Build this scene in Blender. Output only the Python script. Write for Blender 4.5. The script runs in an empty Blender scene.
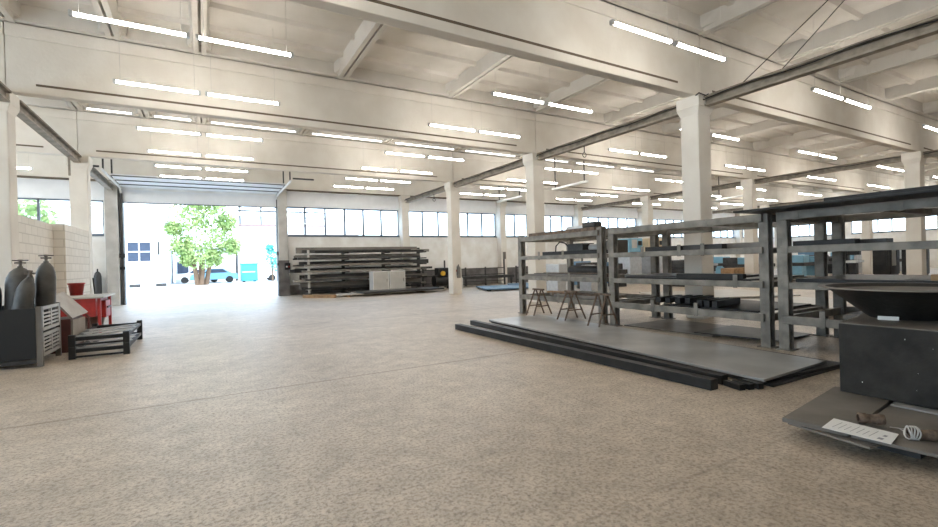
import bpy, bmesh, math, random
from mathutils import Vector, Matrix
import numpy as np
random.seed(7)
C = bpy.context.scene
COL = C.collection
pi = math.pi

# ------------------------------------------------------------------ camera
yaw, pitch, roll, FPX = 0.522684, -0.0044085, -0.0269434, 460.3
fw = Vector((math.sin(yaw)*math.cos(pitch), math.cos(yaw)*math.cos(pitch), math.sin(pitch)))
rt = Vector((math.cos(yaw), -math.sin(yaw), 0)); up = rt.cross(fw)
r2 = rt*math.cos(roll) + up*math.sin(roll); u2 = r2.cross(fw)
cd = bpy.data.cameras.new('camera'); cam = bpy.data.objects.new('camera', cd); COL.objects.link(cam)
m = Matrix((r2, u2, -fw)).transposed().to_4x4(); m.translation = Vector((0, 0, 1.45)); cam.matrix_world = m
cd.sensor_width = 36; cd.lens = FPX*36/938; cd.clip_start = .05; cd.clip_end = 400
C.camera = cam

# ------------------------------------------------------------------ light
TUBE = 52.0
w = bpy.data.worlds.new('sky'); C.world = w; w.use_nodes = True
nt = w.node_tree; nt.nodes.clear()
wo = nt.nodes.new('ShaderNodeOutputWorld'); bg = nt.nodes.new('ShaderNodeBackground')
ge = nt.nodes.new('ShaderNodeTexCoord'); sx = nt.nodes.new('ShaderNodeSeparateXYZ'); rp = nt.nodes.new('ShaderNodeValToRGB')
nt.links.new(ge.outputs['Generated'], sx.inputs[0]); nt.links.new(sx.outputs['Z'], rp.inputs[0])
rp.color_ramp.elements[0].position = .0; rp.color_ramp.elements[0].color = (.74, .87, 1, 1)
rp.color_ramp.elements[1].position = .7; rp.color_ramp.elements[1].color = (.48, .70, 1, 1)
nt.links.new(rp.outputs[0], bg.inputs[0]); bg.inputs[1].default_value = 7.0
nt.links.new(bg.outputs[0], wo.inputs[0])
sl = bpy.data.lights.new('sun', 'SUN'); so = bpy.data.objects.new('sun', sl); COL.objects.link(so)
sl.energy = 5.0; sl.angle = .009; sl.color = (1, .96, .9)
so.rotation_euler = Vector((.12, .62, -.80)).to_track_quat('-Z', 'Y').to_euler(); so.location = (0, -20, 40)
C.view_settings.view_transform = 'Standard'; C.view_settings.look = 'None'
C.view_settings.exposure = -0.14; C.view_settings.gamma = 1; C.view_settings.use_curve_mapping = False
try:
    C.cycles.max_bounces = 8; C.cycles.diffuse_bounces = 6; C.cycles.glossy_bounces = 3
    C.cycles.transparent_max_bounces = 12; C.cycles.use_denoising = True; C.cycles.sample_clamp_indirect = 8
    C.cycles.caustics_reflective = False; C.cycles.caustics_refractive = False
except Exception: pass

# ------------------------------------------------------------------ materials
MATS = {}
def mat(name, col, rough=.6, metal=0., var=.15, scale=3., bump=0., bscale=40., col2=None, spec=.5, detail=6, stretch=None):
    """a procedural surface: a base colour mottled by noise towards col2 (or a darker tone)"""
    if name in MATS: return MATS[name]
    M = bpy.data.materials.new(name); M.use_nodes = True; n = M.node_tree; b = n.nodes['Principled BSDF']
    tc = n.nodes.new('ShaderNodeNewGeometry'); src = tc.outputs['Position']
    if stretch:
        mp = n.nodes.new('ShaderNodeVectorMath'); mp.operation = 'MULTIPLY'; mp.inputs[1].default_value = stretch
        n.links.new(src, mp.inputs[0]); src = mp.outputs[0]
    nz = n.nodes.new('ShaderNodeTexNoise'); nz.inputs['Scale'].default_value = scale; nz.inputs['Detail'].default_value = detail
    n.links.new(src, nz.inputs['Vector'])
    cr = n.nodes.new('ShaderNodeValToRGB'); cr.color_ramp.elements[0].position = .35; cr.color_ramp.elements[1].position = .65
    c2 = col2 or tuple(c*(1-var) for c in col)
    cr.color_ramp.elements[0].color = (*c2, 1); cr.color_ramp.elements[1].color = (*col, 1)
    n.links.new(nz.outputs['Fac'], cr.inputs[0]); n.links.new(cr.outputs[0], b.inputs['Base Color'])
    b.inputs['Roughness'].default_value = rough; b.inputs['Metallic'].default_value = metal
    b.inputs['Specular IOR Level'].default_value = spec
    if bump:
        n2 = n.nodes.new('ShaderNodeTexNoise'); n2.inputs['Scale'].default_value = bscale; n2.inputs['Detail'].default_value = 5
        n.links.new(src, n2.inputs['Vector'])
        bp = n.nodes.new('ShaderNodeBump'); bp.inputs['Strength'].default_value = bump; bp.inputs['Distance'].default_value = .02
        n.links.new(n2.outputs['Fac'], bp.inputs['Height']); n.links.new(bp.outputs[0], b.inputs['Normal'])
    MATS[name] = M; return M

def emit(name, col, s):
    M = bpy.data.materials.new(name); M.use_nodes = True; n = M.node_tree; n.nodes.clear()
    o = n.nodes.new('ShaderNodeOutputMaterial'); e = n.nodes.new('ShaderNodeEmission')
    e.inputs[0].default_value = (*col, 1); e.inputs[1].default_value = s; n.links.new(e.outputs[0], o.inputs[0]); MATS[name] = M; return M

def glass_mat():
    M = bpy.data.materials.new('window_glass'); M.use_nodes = True; n = M.node_tree; n.nodes.clear()
    o = n.nodes.new('ShaderNodeOutputMaterial'); mx = n.nodes.new('ShaderNodeMixShader'); t = n.nodes.new('ShaderNodeBsdfTransparent')
    g = n.nodes.new('ShaderNodeBsdfGlossy'); g.inputs['Roughness'].default_value = .05; t.inputs[0].default_value = (.92, .96, .97, 1)
    mx.inputs[0].default_value = .06; n.links.new(t.outputs[0], mx.inputs[1]); n.links.new(g.outputs[0], mx.inputs[2]); n.links.new(mx.outputs[0], o.inputs[0]); return M

def block_mat():
    M = bpy.data.materials.new('painted_blockwork'); M.use_nodes = True; n = M.node_tree; b = n.nodes['Principled BSDF']
    g = n.nodes.new('ShaderNodeNewGeometry'); s = n.nodes.new('ShaderNodeSeparateXYZ'); a = n.nodes.new('ShaderNodeMath'); a.operation = 'ADD'
    c = n.nodes.new('ShaderNodeCombineXYZ'); n.links.new(g.outputs['Position'], s.inputs[0])
    n.links.new(s.outputs['X'], a.inputs[0]); n.links.new(s.outputs['Y'], a.inputs[1]); n.links.new(a.outputs[0], c.inputs[0]); n.links.new(s.outputs['Z'], c.inputs[1])
    t = n.nodes.new('ShaderNodeTexBrick'); n.links.new(c.outputs[0], t.inputs['Vector']); t.inputs['Scale'].default_value = 1
    t.inputs['Brick Width'].default_value = .42; t.inputs['Row Height'].default_value = .21; t.inputs['Mortar Size'].default_value = .012
    t.inputs['Color1'].default_value = (.76, .72, .65, 1); t.inputs['Color2'].default_value = (.71, .67, .60, 1); t.inputs['Mortar'].default_value = (.58, .54, .48, 1)
    n.links.new(t.outputs['Color'], b.inputs['Base Color']); b.inputs['Roughness'].default_value = .85
    bp = n.nodes.new('ShaderNodeBump'); bp.inputs['Strength'].default_value = .5; bp.inputs['Distance'].default_value = .01; bp.invert = True
    n.links.new(t.outputs['Fac'], bp.inputs['Height']); n.links.new(bp.outputs[0], b.inputs['Normal']); return M

def floor_mat():
    M = bpy.data.materials.new('worn_concrete_floor'); M.use_nodes = True; n = M.node_tree; b = n.nodes['Principled BSDF']
    N, K = n.nodes.new, n.links.new
    g = N('ShaderNodeNewGeometry'); P = g.outputs['Position']
    def noise(sc, det=8, rough=.6):
        z = N('ShaderNodeTexNoise'); z.inputs['Scale'].default_value = sc; z.inputs['Detail'].default_value = det; z.inputs['Roughness'].default_value = rough
        K(P, z.inputs['Vector']); return z.outputs['Fac']
    def ramp(f, p0, c0, p1, c1):
        r = N('ShaderNodeValToRGB'); e = r.color_ramp.elements; e[0].position = p0; e[0].color = (*c0, 1); e[1].position = p1; e[1].color = (*c1, 1); K(f, r.inputs[0]); return r.outputs[0]
    def mix(kind, f, a, c):
        x = N('ShaderNodeMix'); x.data_type = 'RGBA'; x.blend_type = kind
        if isinstance(f, float): x.inputs[0].default_value = f
        else: K(f, x.inputs[0])
        K(a, x.inputs[6]); K(c, x.inputs[7]); return x.outputs[2]
    base = ramp(noise(.55, 6), .32, (.42, .358, .283), .68, (.585, .512, .42))
    mid = ramp(noise(4.0, 8, .7), .35, (.72, .69, .65), .66, (1.08, 1.06, 1.04))
    fine = ramp(noise(34, 5, .75), .38, (.54, .48, .42), .54, (1.12, 1.12, 1.12))
    c = mix('MULTIPLY', 1.0, base, mid); c = mix('MULTIPLY', 1.0, c, fine)
    vo = N('ShaderNodeTexVoronoi'); vo.inputs['Scale'].default_value = 26; K(P, vo.inputs['Vector'])
    sp = ramp(vo.outputs['Distance'], .12, (.40, .36, .33), .27, (1, 1, 1)); c = mix('MULTIPLY', .6, c, sp)
    # construction joints every 6 m across, and every 6.6 m along
    s = N('ShaderNodeSeparateXYZ'); K(P, s.inputs[0])
    wob = noise(3, 3)
    def joint(axis, per, off, wd):
        a = N('ShaderNodeMath'); a.operation = 'MULTIPLY_ADD'; K(wob, a.inputs[0]); a.inputs[1].default_value = .06; K(s.outputs[axis], a.inputs[2])
        d = N('ShaderNodeMath'); d.operation = 'ADD'; K(a.outputs[0], d.inputs[0]); d.inputs[1].default_value = -off - .03
        q = N('ShaderNodeMath'); q.operation = 'PINGPONG'; K(d.outputs[0], q.inputs[0]); q.inputs[1].default_value = per/2
        return ramp(q.outputs[0], wd*.4, (.50, .44, .38), wd, (1, 1, 1))
    c = mix('MULTIPLY', .8, c, joint('Y', 6.0, 5.93, .034)); c = mix('MULTIPLY', .4, c, joint('Y', 6.0, 7.9, .016)); c = mix('MULTIPLY', .35, c, joint('X', 6.6, 9.9, .016))
    K(c, b.inputs['Base Color']); b.inputs['Roughness'].default_value = .42; b.inputs['Specular IOR Level'].default_value = .9
    bp = N('ShaderNodeBump'); bp.inputs['Strength'].default_value = .5; bp.inputs['Distance'].default_value = .015
    hh = N('ShaderNodeMath'); hh.operation = 'ADD'; K(noise(42, 6, .7), hh.inputs[0]); K(noise(9, 5), hh.inputs[1])
    K(hh.outputs[0], bp.inputs['Height']); K(bp.outputs[0], b.inputs['Normal']); return M

white = mat('whitewashed_concrete', (.77, .735, .67), .85, scale=1.3, bump=.25, bscale=14, col2=(.69, .645, .575))
ceilm = mat('whitewashed_ceiling', (.66, .63, .58), .9, col2=(.54, .51, .46), scale=.8, bump=.15, bscale=9)
seam = mat('dark_joint', (.15, .115, .08), .9)
wallm = mat('old_whitewash_wall', (.86, .85, .82), .9, col2=(.74, .71, .66), scale=1.6, bump=.2, bscale=20)
bandm = mat('pale_panel_band', (.80, .81, .82), .7, var=.05)
dado = mat('dirty_dado_paint', (.17, .16, .155), .8, col2=(.09, .082, .08), scale=2.5)
framem = mat('grey_window_frame', (.13, .15, .18), .5, .2)
glass = glass_mat(); block = block_mat(); floorm = floor_mat()
rackm = mat('grey_painted_rack_steel', (.255, .238, .205), .5, .1, col2=(.145, .133, .114), scale=5, bump=.1, bscale=30)
steel = mat('black_mill_steel', (.020, .0195, .019), .45, .1, col2=(.010, .010, .010), scale=4, spec=.35)
steel2 = mat('dark_grey_steel', (.062, .060, .058), .45, .2, col2=(.035, .034, .033), scale=4, spec=.4)
plate = mat('mill_scale_plate', (.47, .47, .455), .34, .4, col2=(.33, .33, .32), scale=1.6, spec=.6)
plate2 = mat('brown_grey_plate', (.21, .19, .165), .5, .2, col2=(.14, .126, .11), scale=2.5)
blockm = mat('oiled_black_block', (.036, .033, .029), .6, .05, col2=(.019, .018, .016), scale=5, bump=.2, bscale=25, spec=.25)
rust = mat('rusty_steel', (.22, .15, .105), .75, .2, col2=(.11, .08, .06), scale=12, bump=.3)
railm = mat('brown_grey_crane_rail', (.30, .26, .205), .7, .1, col2=(.18, .15, .115), scale=5)
galv = mat('galvanised_steel', (.60, .61, .62), .4, .6, var=.15, scale=8)
cyl = mat('grey_gas_cylinder', (.085, .08, .072), .5, .2, col2=(.055, .052, .048), scale=8)
cyldk = mat('dark_gas_cylinder', (.05, .05, .052), .5, .2)
redm = mat('red_paint', (.46, .035, .03), .45, 0, col2=(.33, .025, .02), scale=6)
brown = mat('red_brown_paint', (.12, .035, .028), .5, 0, col2=(.08, .025, .02), scale=6)
tan = mat('tan_board', (.36, .31, .255), .6, 0, var=.15, scale=4)
wood = mat('raw_timber', (.42, .27, .14), .8, 0, col2=(.28, .17, .09), scale=9)
wht = mat('white_enamel', (.80, .80, .78), .5, 0, var=.04)
paper = mat('white_paper', (.80, .80, .78), .8, 0, var=.03); ink = mat('grey_print', (.35, .35, .37), .8)
blue = mat('blue_paint', (.13, .24, .36), .45, .1); teal = mat('teal_paint', (.05, .36, .46), .45); sky_blue = mat('light_blue_paint', (.22, .45, .60), .45)
cream = mat('cream_paint', (.66, .52, .34), .5); palegrey = mat('pale_grey_sheet', (.52, .50, .46), .5, .2, var=.1)
rubber = mat('black_rubber', (.014, .014, .014), .7); yellow = mat('yellow_paint', (.7, .42, .03), .5)
rope = mat('white_wire_rope', (.62, .60, .56), .7)
glow = emit('lit_tube', (1, .945, .87), TUBE); glow2 = emit('lit_tube_soft', (1, .98, .95), 5.0)

# ------------------------------------------------------------------ geometry helper
class MB:
    def __init__(s): s.v = []; s.f = []; s.sm = []
    def add(s, vs, fs, smooth=False):
        k = len(s.v); s.v += [Vector(v) for v in vs]; s.f += [[i+k for i in f] for f in fs]; s.sm += [smooth]*len(fs); return s
    def box(s, x0, y0, z0, x1, y1, z1):
        vs = [(x, y, z) for z in (z0, z1) for y in (y0, y1) for x in (x0, x1)]
        return s.add(vs, [(0, 2, 3, 1), (4, 5, 7, 6), (0, 1, 5, 4), (2, 6, 7, 3), (0, 4, 6, 2), (1, 3, 7, 5)])
    def obox(s, c, size, rz=0, rx=0, ry=0):
        M = Matrix.Rotation(rz, 3, 'Z') @ Matrix.Rotation(rx, 3, 'X') @ Matrix.Rotation(ry, 3, 'Y'); h = [a/2 for a in size]
        vs = [Vector(c) + M @ Vector((x*h[0], y*h[1], z*h[2])) for z in (-1, 1) for y in (-1, 1) for x in (-1, 1)]
        return s.add(vs, [(0, 2, 3, 1), (4, 5, 7, 6), (0, 1, 5, 4), (2, 6, 7, 3), (0, 4, 6, 2), (1, 3, 7, 5)])
    def bar(s, p, q, a, b=None):
        """rectangular bar from p to q, a wide and b high"""
        b = b or a; p = Vector(p); q = Vector(q); d = (q-p).normalized()
        t = Vector((0, 0, 1)) if abs(d.z) < .95 else Vector((0, 1, 0)); x = d.cross(t).normalized(); y = x.cross(d)
        vs = [o + x*(i*a/2) + y*(j*b/2) for o in (p, q) for j in (-1, 1) for i in (-1, 1)]
        return s.add(vs, [(0, 2, 3, 1), (4, 5, 7, 6), (0, 1, 5, 4), (2, 6, 7, 3), (0, 4, 6, 2), (1, 3, 7, 5)])
    def tube(s, p, q, r, n=10, r1=None):
        p = Vector(p); q = Vector(q); r1 = r if r1 is None else r1; d = (q-p).normalized(); t = Vector((0, 0, 1)) if abs(d.z) < .95 else Vector((1, 0, 0))
        x = d.cross(t).normalized(); y = x.cross(d); vs = []
        for o, rr in ((p, r), (q, r1)):
            for i in range(n): a = 2*pi*i/n; vs.append(o + x*math.cos(a)*rr + y*math.sin(a)*rr)
        s.add(vs, [(i, (i+1) % n, n+(i+1) % n, n+i) for i in range(n)], True)
        s.add(vs[:n], [tuple(range(n-1, -1, -1))]); s.add(vs[n:], [tuple(range(n))]); return s
    def pipe(s, pts, r, n=6):
        for a, b in zip(pts, pts[1:]): s.tube(a, b, r, n)
        return s
    def lathe(s, prof, c=(0, 0, 0), n=32, axis=None):
        """profile (radius, height) turned round a vertical axis, or round axis"""
        M = Vector((0, 0, 1)).rotation_difference(Vector(axis)).to_matrix() if axis else Matrix.Identity(3)
        vs = []
        for r, z in prof:
            for i in range(n): a = 2*pi*i/n; vs.append(Vector(c) + M @ Vector((r*math.cos(a), r*math.sin(a), z)))
        fs = [(k*n+i, k*n+(i+1) % n, (k+1)*n+(i+1) % n, (k+1)*n+i) for k in range(len(prof)-1) for i in range(n)]
        return s.add(vs, fs, True)
    def prism(s, poly, z0, z1):
        n = len(poly); vs = [(x, y, z0) for x, y in poly] + [(x, y, z1) for x, y in poly]
        return s.add(vs, [tuple(range(n-1, -1, -1)), tuple(range(n, 2*n))] + [(i, (i+1) % n, n+(i+1) % n, n+i) for i in range(n)])
    def build(s, name, material, parent=None, origin=None, bevel=0, **tags):
        me = bpy.data.meshes.new(name); o = bpy.data.objects.new(name, me); COL.objects.link(o)
        if parent is not None:
            org = Vector(); p = parent
            while p is not None: org += p.location; p = p.parent
            o.parent = parent
        else:
            if origin is None:
                lo = [min(v[i] for v in s.v) for i in range(3)]; hi = [max(v[i] for v in s.v) for i in range(3)]
                origin = ((lo[0]+hi[0])/2, (lo[1]+hi[1])/2, lo[2])
            org = Vector(origin); o.location = org
        me.from_pydata([v-org for v in s.v], [], s.f); me.materials.append(material)
        me.polygons.foreach_set('use_smooth', s.sm)
        bm = bmesh.new(); bm.from_mesh(me); bmesh.ops.recalc_face_normals(bm, faces=bm.faces); bm.to_mesh(me); bm.free()
        if bevel:
            b = o.modifiers.new('edge', 'BEVEL'); b.width = bevel; b.segments = 2; b.limit_method = 'ANGLE'
        for k, v in tags.items(): o[k] = v
        return o
def tag(o, label, cat=None, group=None, kind=None):
    o['label'] = label
    if cat: o['category'] = cat
    if group: o['group'] = group
    if kind: o['kind'] = kind
    return o
def empty(name, loc, label, cat, group=None, kind=None):
    o = bpy.data.objects.new(name, None); COL.objects.link(o); o.location = loc; o.empty_display_size = .1
    return tag(o, label, cat, group, kind)
def copy_tree(o, parent=None):
    c = o.copy(); COL.objects.link(c)
    if parent: c.parent = parent
    for ch in list(o.children): copy_tree(ch, c)
    return c
def B(*a): return MB().box(*a)
def mesh_thing(name, mb, m, label, cat, group=None, bevel=0): return tag(mb.build(name, m, bevel=bevel), label, cat, group)

# ------------------------------------------------------------------ the hall
XL, XR, YB, YF, ZC = -10.0, 49.6, 24.6, -9.0, 6.78
ROWS_X = [-3.3, 9.9, 23.1, 36.3]; ROWS_Y = [-5.4, .6, 6.6, 12.6, 18.6]
def struct(name, mb, m, label=None, bevel=0):
    o = mb.build(name, m, bevel=bevel); o['kind'] = 'structure'
    if label: o['label'] = label
    return o
struct('floor', B(XL, YF, -.2, XR, YB+.3, 0), floorm, 'worn beige concrete floor with a long joint across it')
# roof: flat slabs with paired long ribs between the beams and shallow cross ribs
rb = B(XL, YF, ZC, XR, YB+.3, ZC+.15)
ribx = [-9.85, -6.55, -3.25, -1.55] + [.05+3.3*k for k in range(15)]
yb = [-8.8] + [y for y in ROWS_Y] + [24.4]
for y0, y1 in zip(yb, yb[1:]):
    for x in ribx:
        for sg in (-1, 1):      # a pair of sloping-sided ribs with a slot between them
            a, b = x+sg*.025, x+sg*.13
            lo, hi = min(a, b), max(a, b)
            t = x+sg*.19; lo2, hi2 = min(a, t), max(a, t)
            ya, yz = y0+.2, y1-.2
            vs = [(lo, ya, 6.44), (hi, ya, 6.44), (hi2, ya, ZC), (lo2, ya, ZC), (lo, yz, 6.44), (hi, yz, 6.44), (hi2, yz, ZC), (lo2, yz, ZC)]
            rb.add(vs, [(0, 1, 2, 3), (4, 7, 6, 5), (0, 4, 5, 1), (1, 5, 6, 2), (3, 2, 6, 7), (0, 3, 7, 4)])
            for yh, dy in ((ya, .55), (yz, -.55)):      # thickened rib ends near the beams
                e = x+sg*.27; f0, f1 = min(a, e), max(a, e)
                vs = [(a, yh, 6.5), (e, yh, 6.5), (e, yh, ZC), (a, yh, ZC), (a, yh+dy, 6.5), (b, yh+dy, 6.55), (t, yh+dy, ZC), (a, yh+dy, ZC)]
                rb.add(vs, [(0, 1, 2, 3), (4, 7, 6, 5), (0, 4, 5, 1), (1, 5, 6, 2), (3, 2, 6, 7), (0, 3, 7, 4)])
        rb.box(x-.03, y0+.2, 6.62, x+.03, y1-.2, ZC)
    for x0, x1 in zip(ribx, ribx[1:]):
        for k in range(1, 6):
            yy = y0+(y1-y0)*k/6
            vs = [(x0, yy-.05, 6.70), (x0, yy+.05, 6.70), (x0, yy+.10, ZC), (x0, yy-.10, ZC), (x1, yy-.05, 6.70), (x1, yy+.05, 6.70), (x1, yy+.10, ZC), (x1, yy-.10, ZC)]
            rb.add(vs, [(0, 1, 2, 3), (4, 7, 6, 5), (0, 4, 5, 1), (1, 5, 6, 2), (3, 2, 6, 7), (0, 3, 7, 4)])
        for yy, sg in ((y0+.28, 1), (y1-.28, -1)):
            rb.box(x0, yy-.07, 6.452, x1, yy+.07, ZC)
struct('ceiling', rb, ceilm, 'whitewashed concrete roof slabs with long ribs')

# beams (one per bay and row)
row_word = {-5.4: 'behind the camera', .6: 'above the camera', 6.6: 'nearest row', 12.6: 'second row', 18.6: 'third row'}
bay_word = ['left', 'first wide', 'second wide', 'third wide', 'far right']
for y in ROWS_Y:
    ends = [XL] + ROWS_X + [XR]
    for i, (x0, x1) in enumerate(zip(ends, ends[1:])):
        r = empty('concrete_beam', ((x0+x1)/2, y, 5.07), f'whitewashed concrete roof beam of the {row_word[y]}, {bay_word[i]} bay', 'beam', 'roof beams', 'structure')
        b = MB(); g = .006
        b.box(x0+g, y-.18, 5.07, x1-g, y+.06, 6.18)
        b.box(x0+g, y-.195, 6.18, x1-g, y+.2, 6.44)                # top flange
        b.build('beam_body', white, r, bevel=.012)
        s = MB(); s.box(x0+.45, y-.184, 5.232, x1-.8, y+.064, 5.278); s.build('dark_joint_strip', seam, r)

greyc = mat('bare_grey_concrete', (.52, .50, .465), .85, col2=(.40, .38, .35), scale=2, bump=.2, bscale=16)
def column(x, y, label, h=5.07, half=.225, cap=True, m_=None):
    r = empty('concrete_column', (x, y, 0), label, 'column', 'hall columns', 'structure')
    b = MB(); b.box(x-half, y-half, 0, x+half, y+half, h if not cap else h-.25); b.build('shaft', m_ or white, r, bevel=.02)
    if cap:
        c = MB(); k = half+.06
        c.box(x-k, y-k, h-.26, x+k, y+k, h)
        a = half; vs = [(x-a, y-a, h-.42), (x+a, y-a, h-.42), (x+a, y+a, h-.42), (x-a, y+a, h-.42), (x-k, y-k, h-.26), (x+k, y-k, h-.26), (x+k, y+k, h-.26), (x-k, y+k, h-.26)]
        c.add(vs, [(0, 1, 5, 4), (1, 2, 6, 5), (2, 3, 7, 6), (3, 0, 4, 7), (3, 2, 1, 0), (4, 5, 6, 7)])
        c.build('cap', white, r, bevel=.015)
    return r
names = {(9.9, 6.6): 'tallest whitewashed column, behind the long middle steel rack', (9.9, 12.6): 'whitewashed column rising behind the far end of the first rack',
 (9.9, 18.6): 'whitewashed column with a fire extinguisher near the back wall', (-3.3, 12.6): 'whitewashed column at the left edge behind the gas cylinders',
 (-3.3, 18.6): 'whitewashed column between the block partition and the open gate', (23.1, 6.6): 'whitewashed column behind the rack with the big black sheet on top',
 (23.1, 12.6): 'white column just right of the tallest column, under a far ceiling rail', (23.1, 18.6): 'slim distant white column left of the tallest column',
 (36.3, 12.6): 'distant column seen through the right rack near dark cabinets', (36.3, 18.6): 'distant column seen beside the middle rack upright',
 (36.3, 6.6): 'column beyond the right edge of the racks', (23.1, .6): 'column out of frame to the right'}
for x in ROWS_X:
    for y in ROWS_Y:
        if (x, y) in names: column({9.9: 9.96, 23.1: 23.2}.get(x, x) if (x, y) != (-3.3, 12.6) else -3.50, y, names[(x, y)])
# back-wall columns
facade = {-3.3: 'grey concrete pilaster left of the open gate', 3.42: 'concrete pilaster right of the gate with a control box', 9.9: 'back wall pilaster behind the cantilever rack end',
          16.5: 'back wall pilaster between the two right window strips', 23.1: 'back wall pilaster seen above the first rack', 29.7: 'back wall pilaster left of the tallest column', 36.3: 'far back wall pilaster right of the tallest column', 42.9: 'last back wall pilaster before the corner'}
for x, l in facade.items(): column(x, 24.38, l, 5.25, .22, x not in (-3.3, 3.42), greyc if x in (-3.3, 3.42) else None)
mesh_thing('steel_guard', B(3.18, 24.13, 0, 3.66, 24.158, 1.75), dado, 'dark stained steel guard on the pilaster right of the gate', 'guard')

# back wall
bw = MB(); Y0, Y1 = YB, YB+.3; GX0, GX1, GZ = -2.95, 3.2, 4.95
for x0, x1 in ((XL, GX0), (GX1, XR)): bw.box(x0, Y0, 0, x1, Y1, 2.99); bw.box(x0, Y0, 4.46, x1, Y1, ZC)
bw.box(GX0, Y0, GZ, GX1, Y1, ZC); bw.box(-3.62, Y0, 2.99, GX0, Y1, 4.46); bw.box(GX1, Y0, 2.99, 3.55, Y1, 4.46)
struct('wall_back', bw, wallm, 'whitewashed back wall under and over the window strips')
bb = MB()
for x0, x1 in ((-9.9, -3.55), (3.66, 9.66), (10.14, 16.26), (16.74, 22.86), (23.34, 29.46), (29.94, 36.06), (36.54, 42.66), (43.14, 49.4)): bb.box(x0, Y0-.06, 4.47, x1, Y0-.002, 5.22)
struct('trim_1', bb, bandm, 'pale panel band above the back windows')
eb = MB(); eb.box(XL, 24.3, 5.28, XR, 24.59, 6.44); struct('trim_2', eb, white, 'edge beam along the top of the back wall')
lp = MB(); lp.box(XL, 24.2, 5.23, XR, 24.5, 5.27); struct('trim_3', lp, seam, 'dark joint line under the edge beam')
db = MB(); db.box(3.7, Y0-.02, 0, 9.66, Y0-.001, .5); db.box(10.14, Y0-.02, 0, 49, Y0-.001, 1.0); struct('baseboard_back', db, dado, 'dark dirty painted band along the foot of the back wall')
nwin = [0]
def window(p0, p1, n, z0, z1, label):
    """a strip of n panes between two wall points, each strip a window of its own"""
    nwin[0] += 1; p0 = Vector(p0); p1 = Vector(p1); d = (p1-p0).normalized(); nrm = Vector((d.y, -d.x, 0))
    r = empty(f'window_{nwin[0]}', (p0+p1)/2 + Vector((0, 0, z0)), label, 'window', None, 'structure')
    f = MB()
    for z in (z0+.03, z1-.03): f.bar(p0+Vector((0, 0, z)), p1+Vector((0, 0, z)), .08, .06)
    for k in range(n+1):
        p = p0+(p1-p0)*(k/n); f.bar(p+Vector((0, 0, z0)), p+Vector((0, 0, z1)), .085, .08)
    f.build('window_frame', framem, r)
    g = MB(); g.add([p0+Vector((0, 0, z0)), p1+Vector((0, 0, z0)), p1+Vector((0, 0, z1)), p0+Vector((0, 0, z1))], [(0, 1, 2, 3)]); g.build('glass', glass, r)
    s = MB(); q = Vector((0, -.03, 0)) if abs(d.x) > .5 else Vector((-.03, 0, 0))
    s.bar(p0+q+Vector((0, 0, z0-.03)), p1+q+Vector((0, 0, z0-.03)), .3, .05); s.build('window_sill', framem, r)
yw = YB+.12
for k, (x0, x1, n, l) in enumerate(((-9.9, -3.62, 6, 'window strip left of the gate, partly behind the block partition'), (3.55, 9.66, 6, 'six-pane window strip above the loaded cantilever rack'),
    (10.14, 16.26, 6, 'window strip behind the column with the fire extinguisher'), (16.74, 22.86, 6, 'window strip beside the second tall column'), (23.34, 29.46, 6, 'window strip above the rusty bundle on the first rack'),
    (29.94, 36.06, 6, 'distant window strip left of the tallest column'), (36.54, 42.66, 6, 'distant window strip right of the tallest column'), (43.14, 49.3, 6, 'last back window strip by the corner'))):
    window((x0, yw, 0), (x1, yw, 0), n, 2.99, 4.46, l)
    if x0 > 0: continue
# masonry between window strips
jm = MB()
for x in (9.9, 16.5, 23.1, 29.7, 36.3, 42.9): jm.box(x-.24, Y0, 2.99, x+.24, Y1, 4.46)
jm.box(49.3, Y0, 2.99, XR, Y1, 4.46); jm.box(XL, Y0, 2.99, -9.9, Y1, 4.46)
struct('trim_4', jm, wallm, 'wall piers between the back window strips')
# right, left and front walls
rw = MB(); rw.box(XR, YF, 0, XR+.3, YB+.3, 2.99); rw.box(XR, YF, 4.46, XR+.3, YB+.3, ZC); ys = [-9, -5.4, .6, 6.6, 12.6, 18.6, 24.6]
for y in ys: rw.box(XR, y-.25, 2.99, XR+.3, y+.25, 4.46)
struct('wall_right', rw, wallm, 'far right wall below and above its windows')
rn = ['out of frame', 'out of frame beside it', 'far right, seen through the top of the right rack', 'seen through the right rack beside a far column', 'far right, seen left of the right rack posts', 'last right-wall strip before the corner']
for y0, y1, l in zip(ys, ys[1:], rn): window((XR+.12, y0+.25, 0), (XR+.12, y1-.25, 0), 6, 2.99, 4.46, f'right wall window strip {l}')
lw = MB(); lw.box(XL-.3, YF, 0, XL, YB+.3, 1.1); lw.box(XL-.3, YF, 4.46, XL, YB+.3, ZC)
for y in ys: lw.box(XL-.3, y-.25, 1.1, XL, y+.25, 4.46)
struct('wall_left', lw, wallm, 'left wall of the side bay')
for y0, y1 in zip(ys, ys[1:]): window((XL-.12, y0+.25, 0), (XL-.12, y1-.25, 0), 6, 1.1, 4.46, 'unseen left wall window strip, made tall to give side light')  # unseen strips, made tall so strong side light reaches the columns
struct('wall_front', B(XL-.3, YF-.3, 0, XR+.3, YF, ZC), wallm, 'wall behind the camera')
struct('roof_cover', B(XL-.3, YF-.3, ZC+.16, XR+.3, YB+.3, ZC+.3), seam, 'roof covering over the hall')
# low block partition by the left columns
struct('partition_wall', B(-3.55, 12.9, 0, -3.32, 15.5, 2.68), block, 'low cream block partition beside the left edge column')
struct('partition_wall', B(-3.55, 15.5, 0, -3.08, 18.3, 2.70), block, 'stepped-out end of the block partition beside the red bench')

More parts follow.
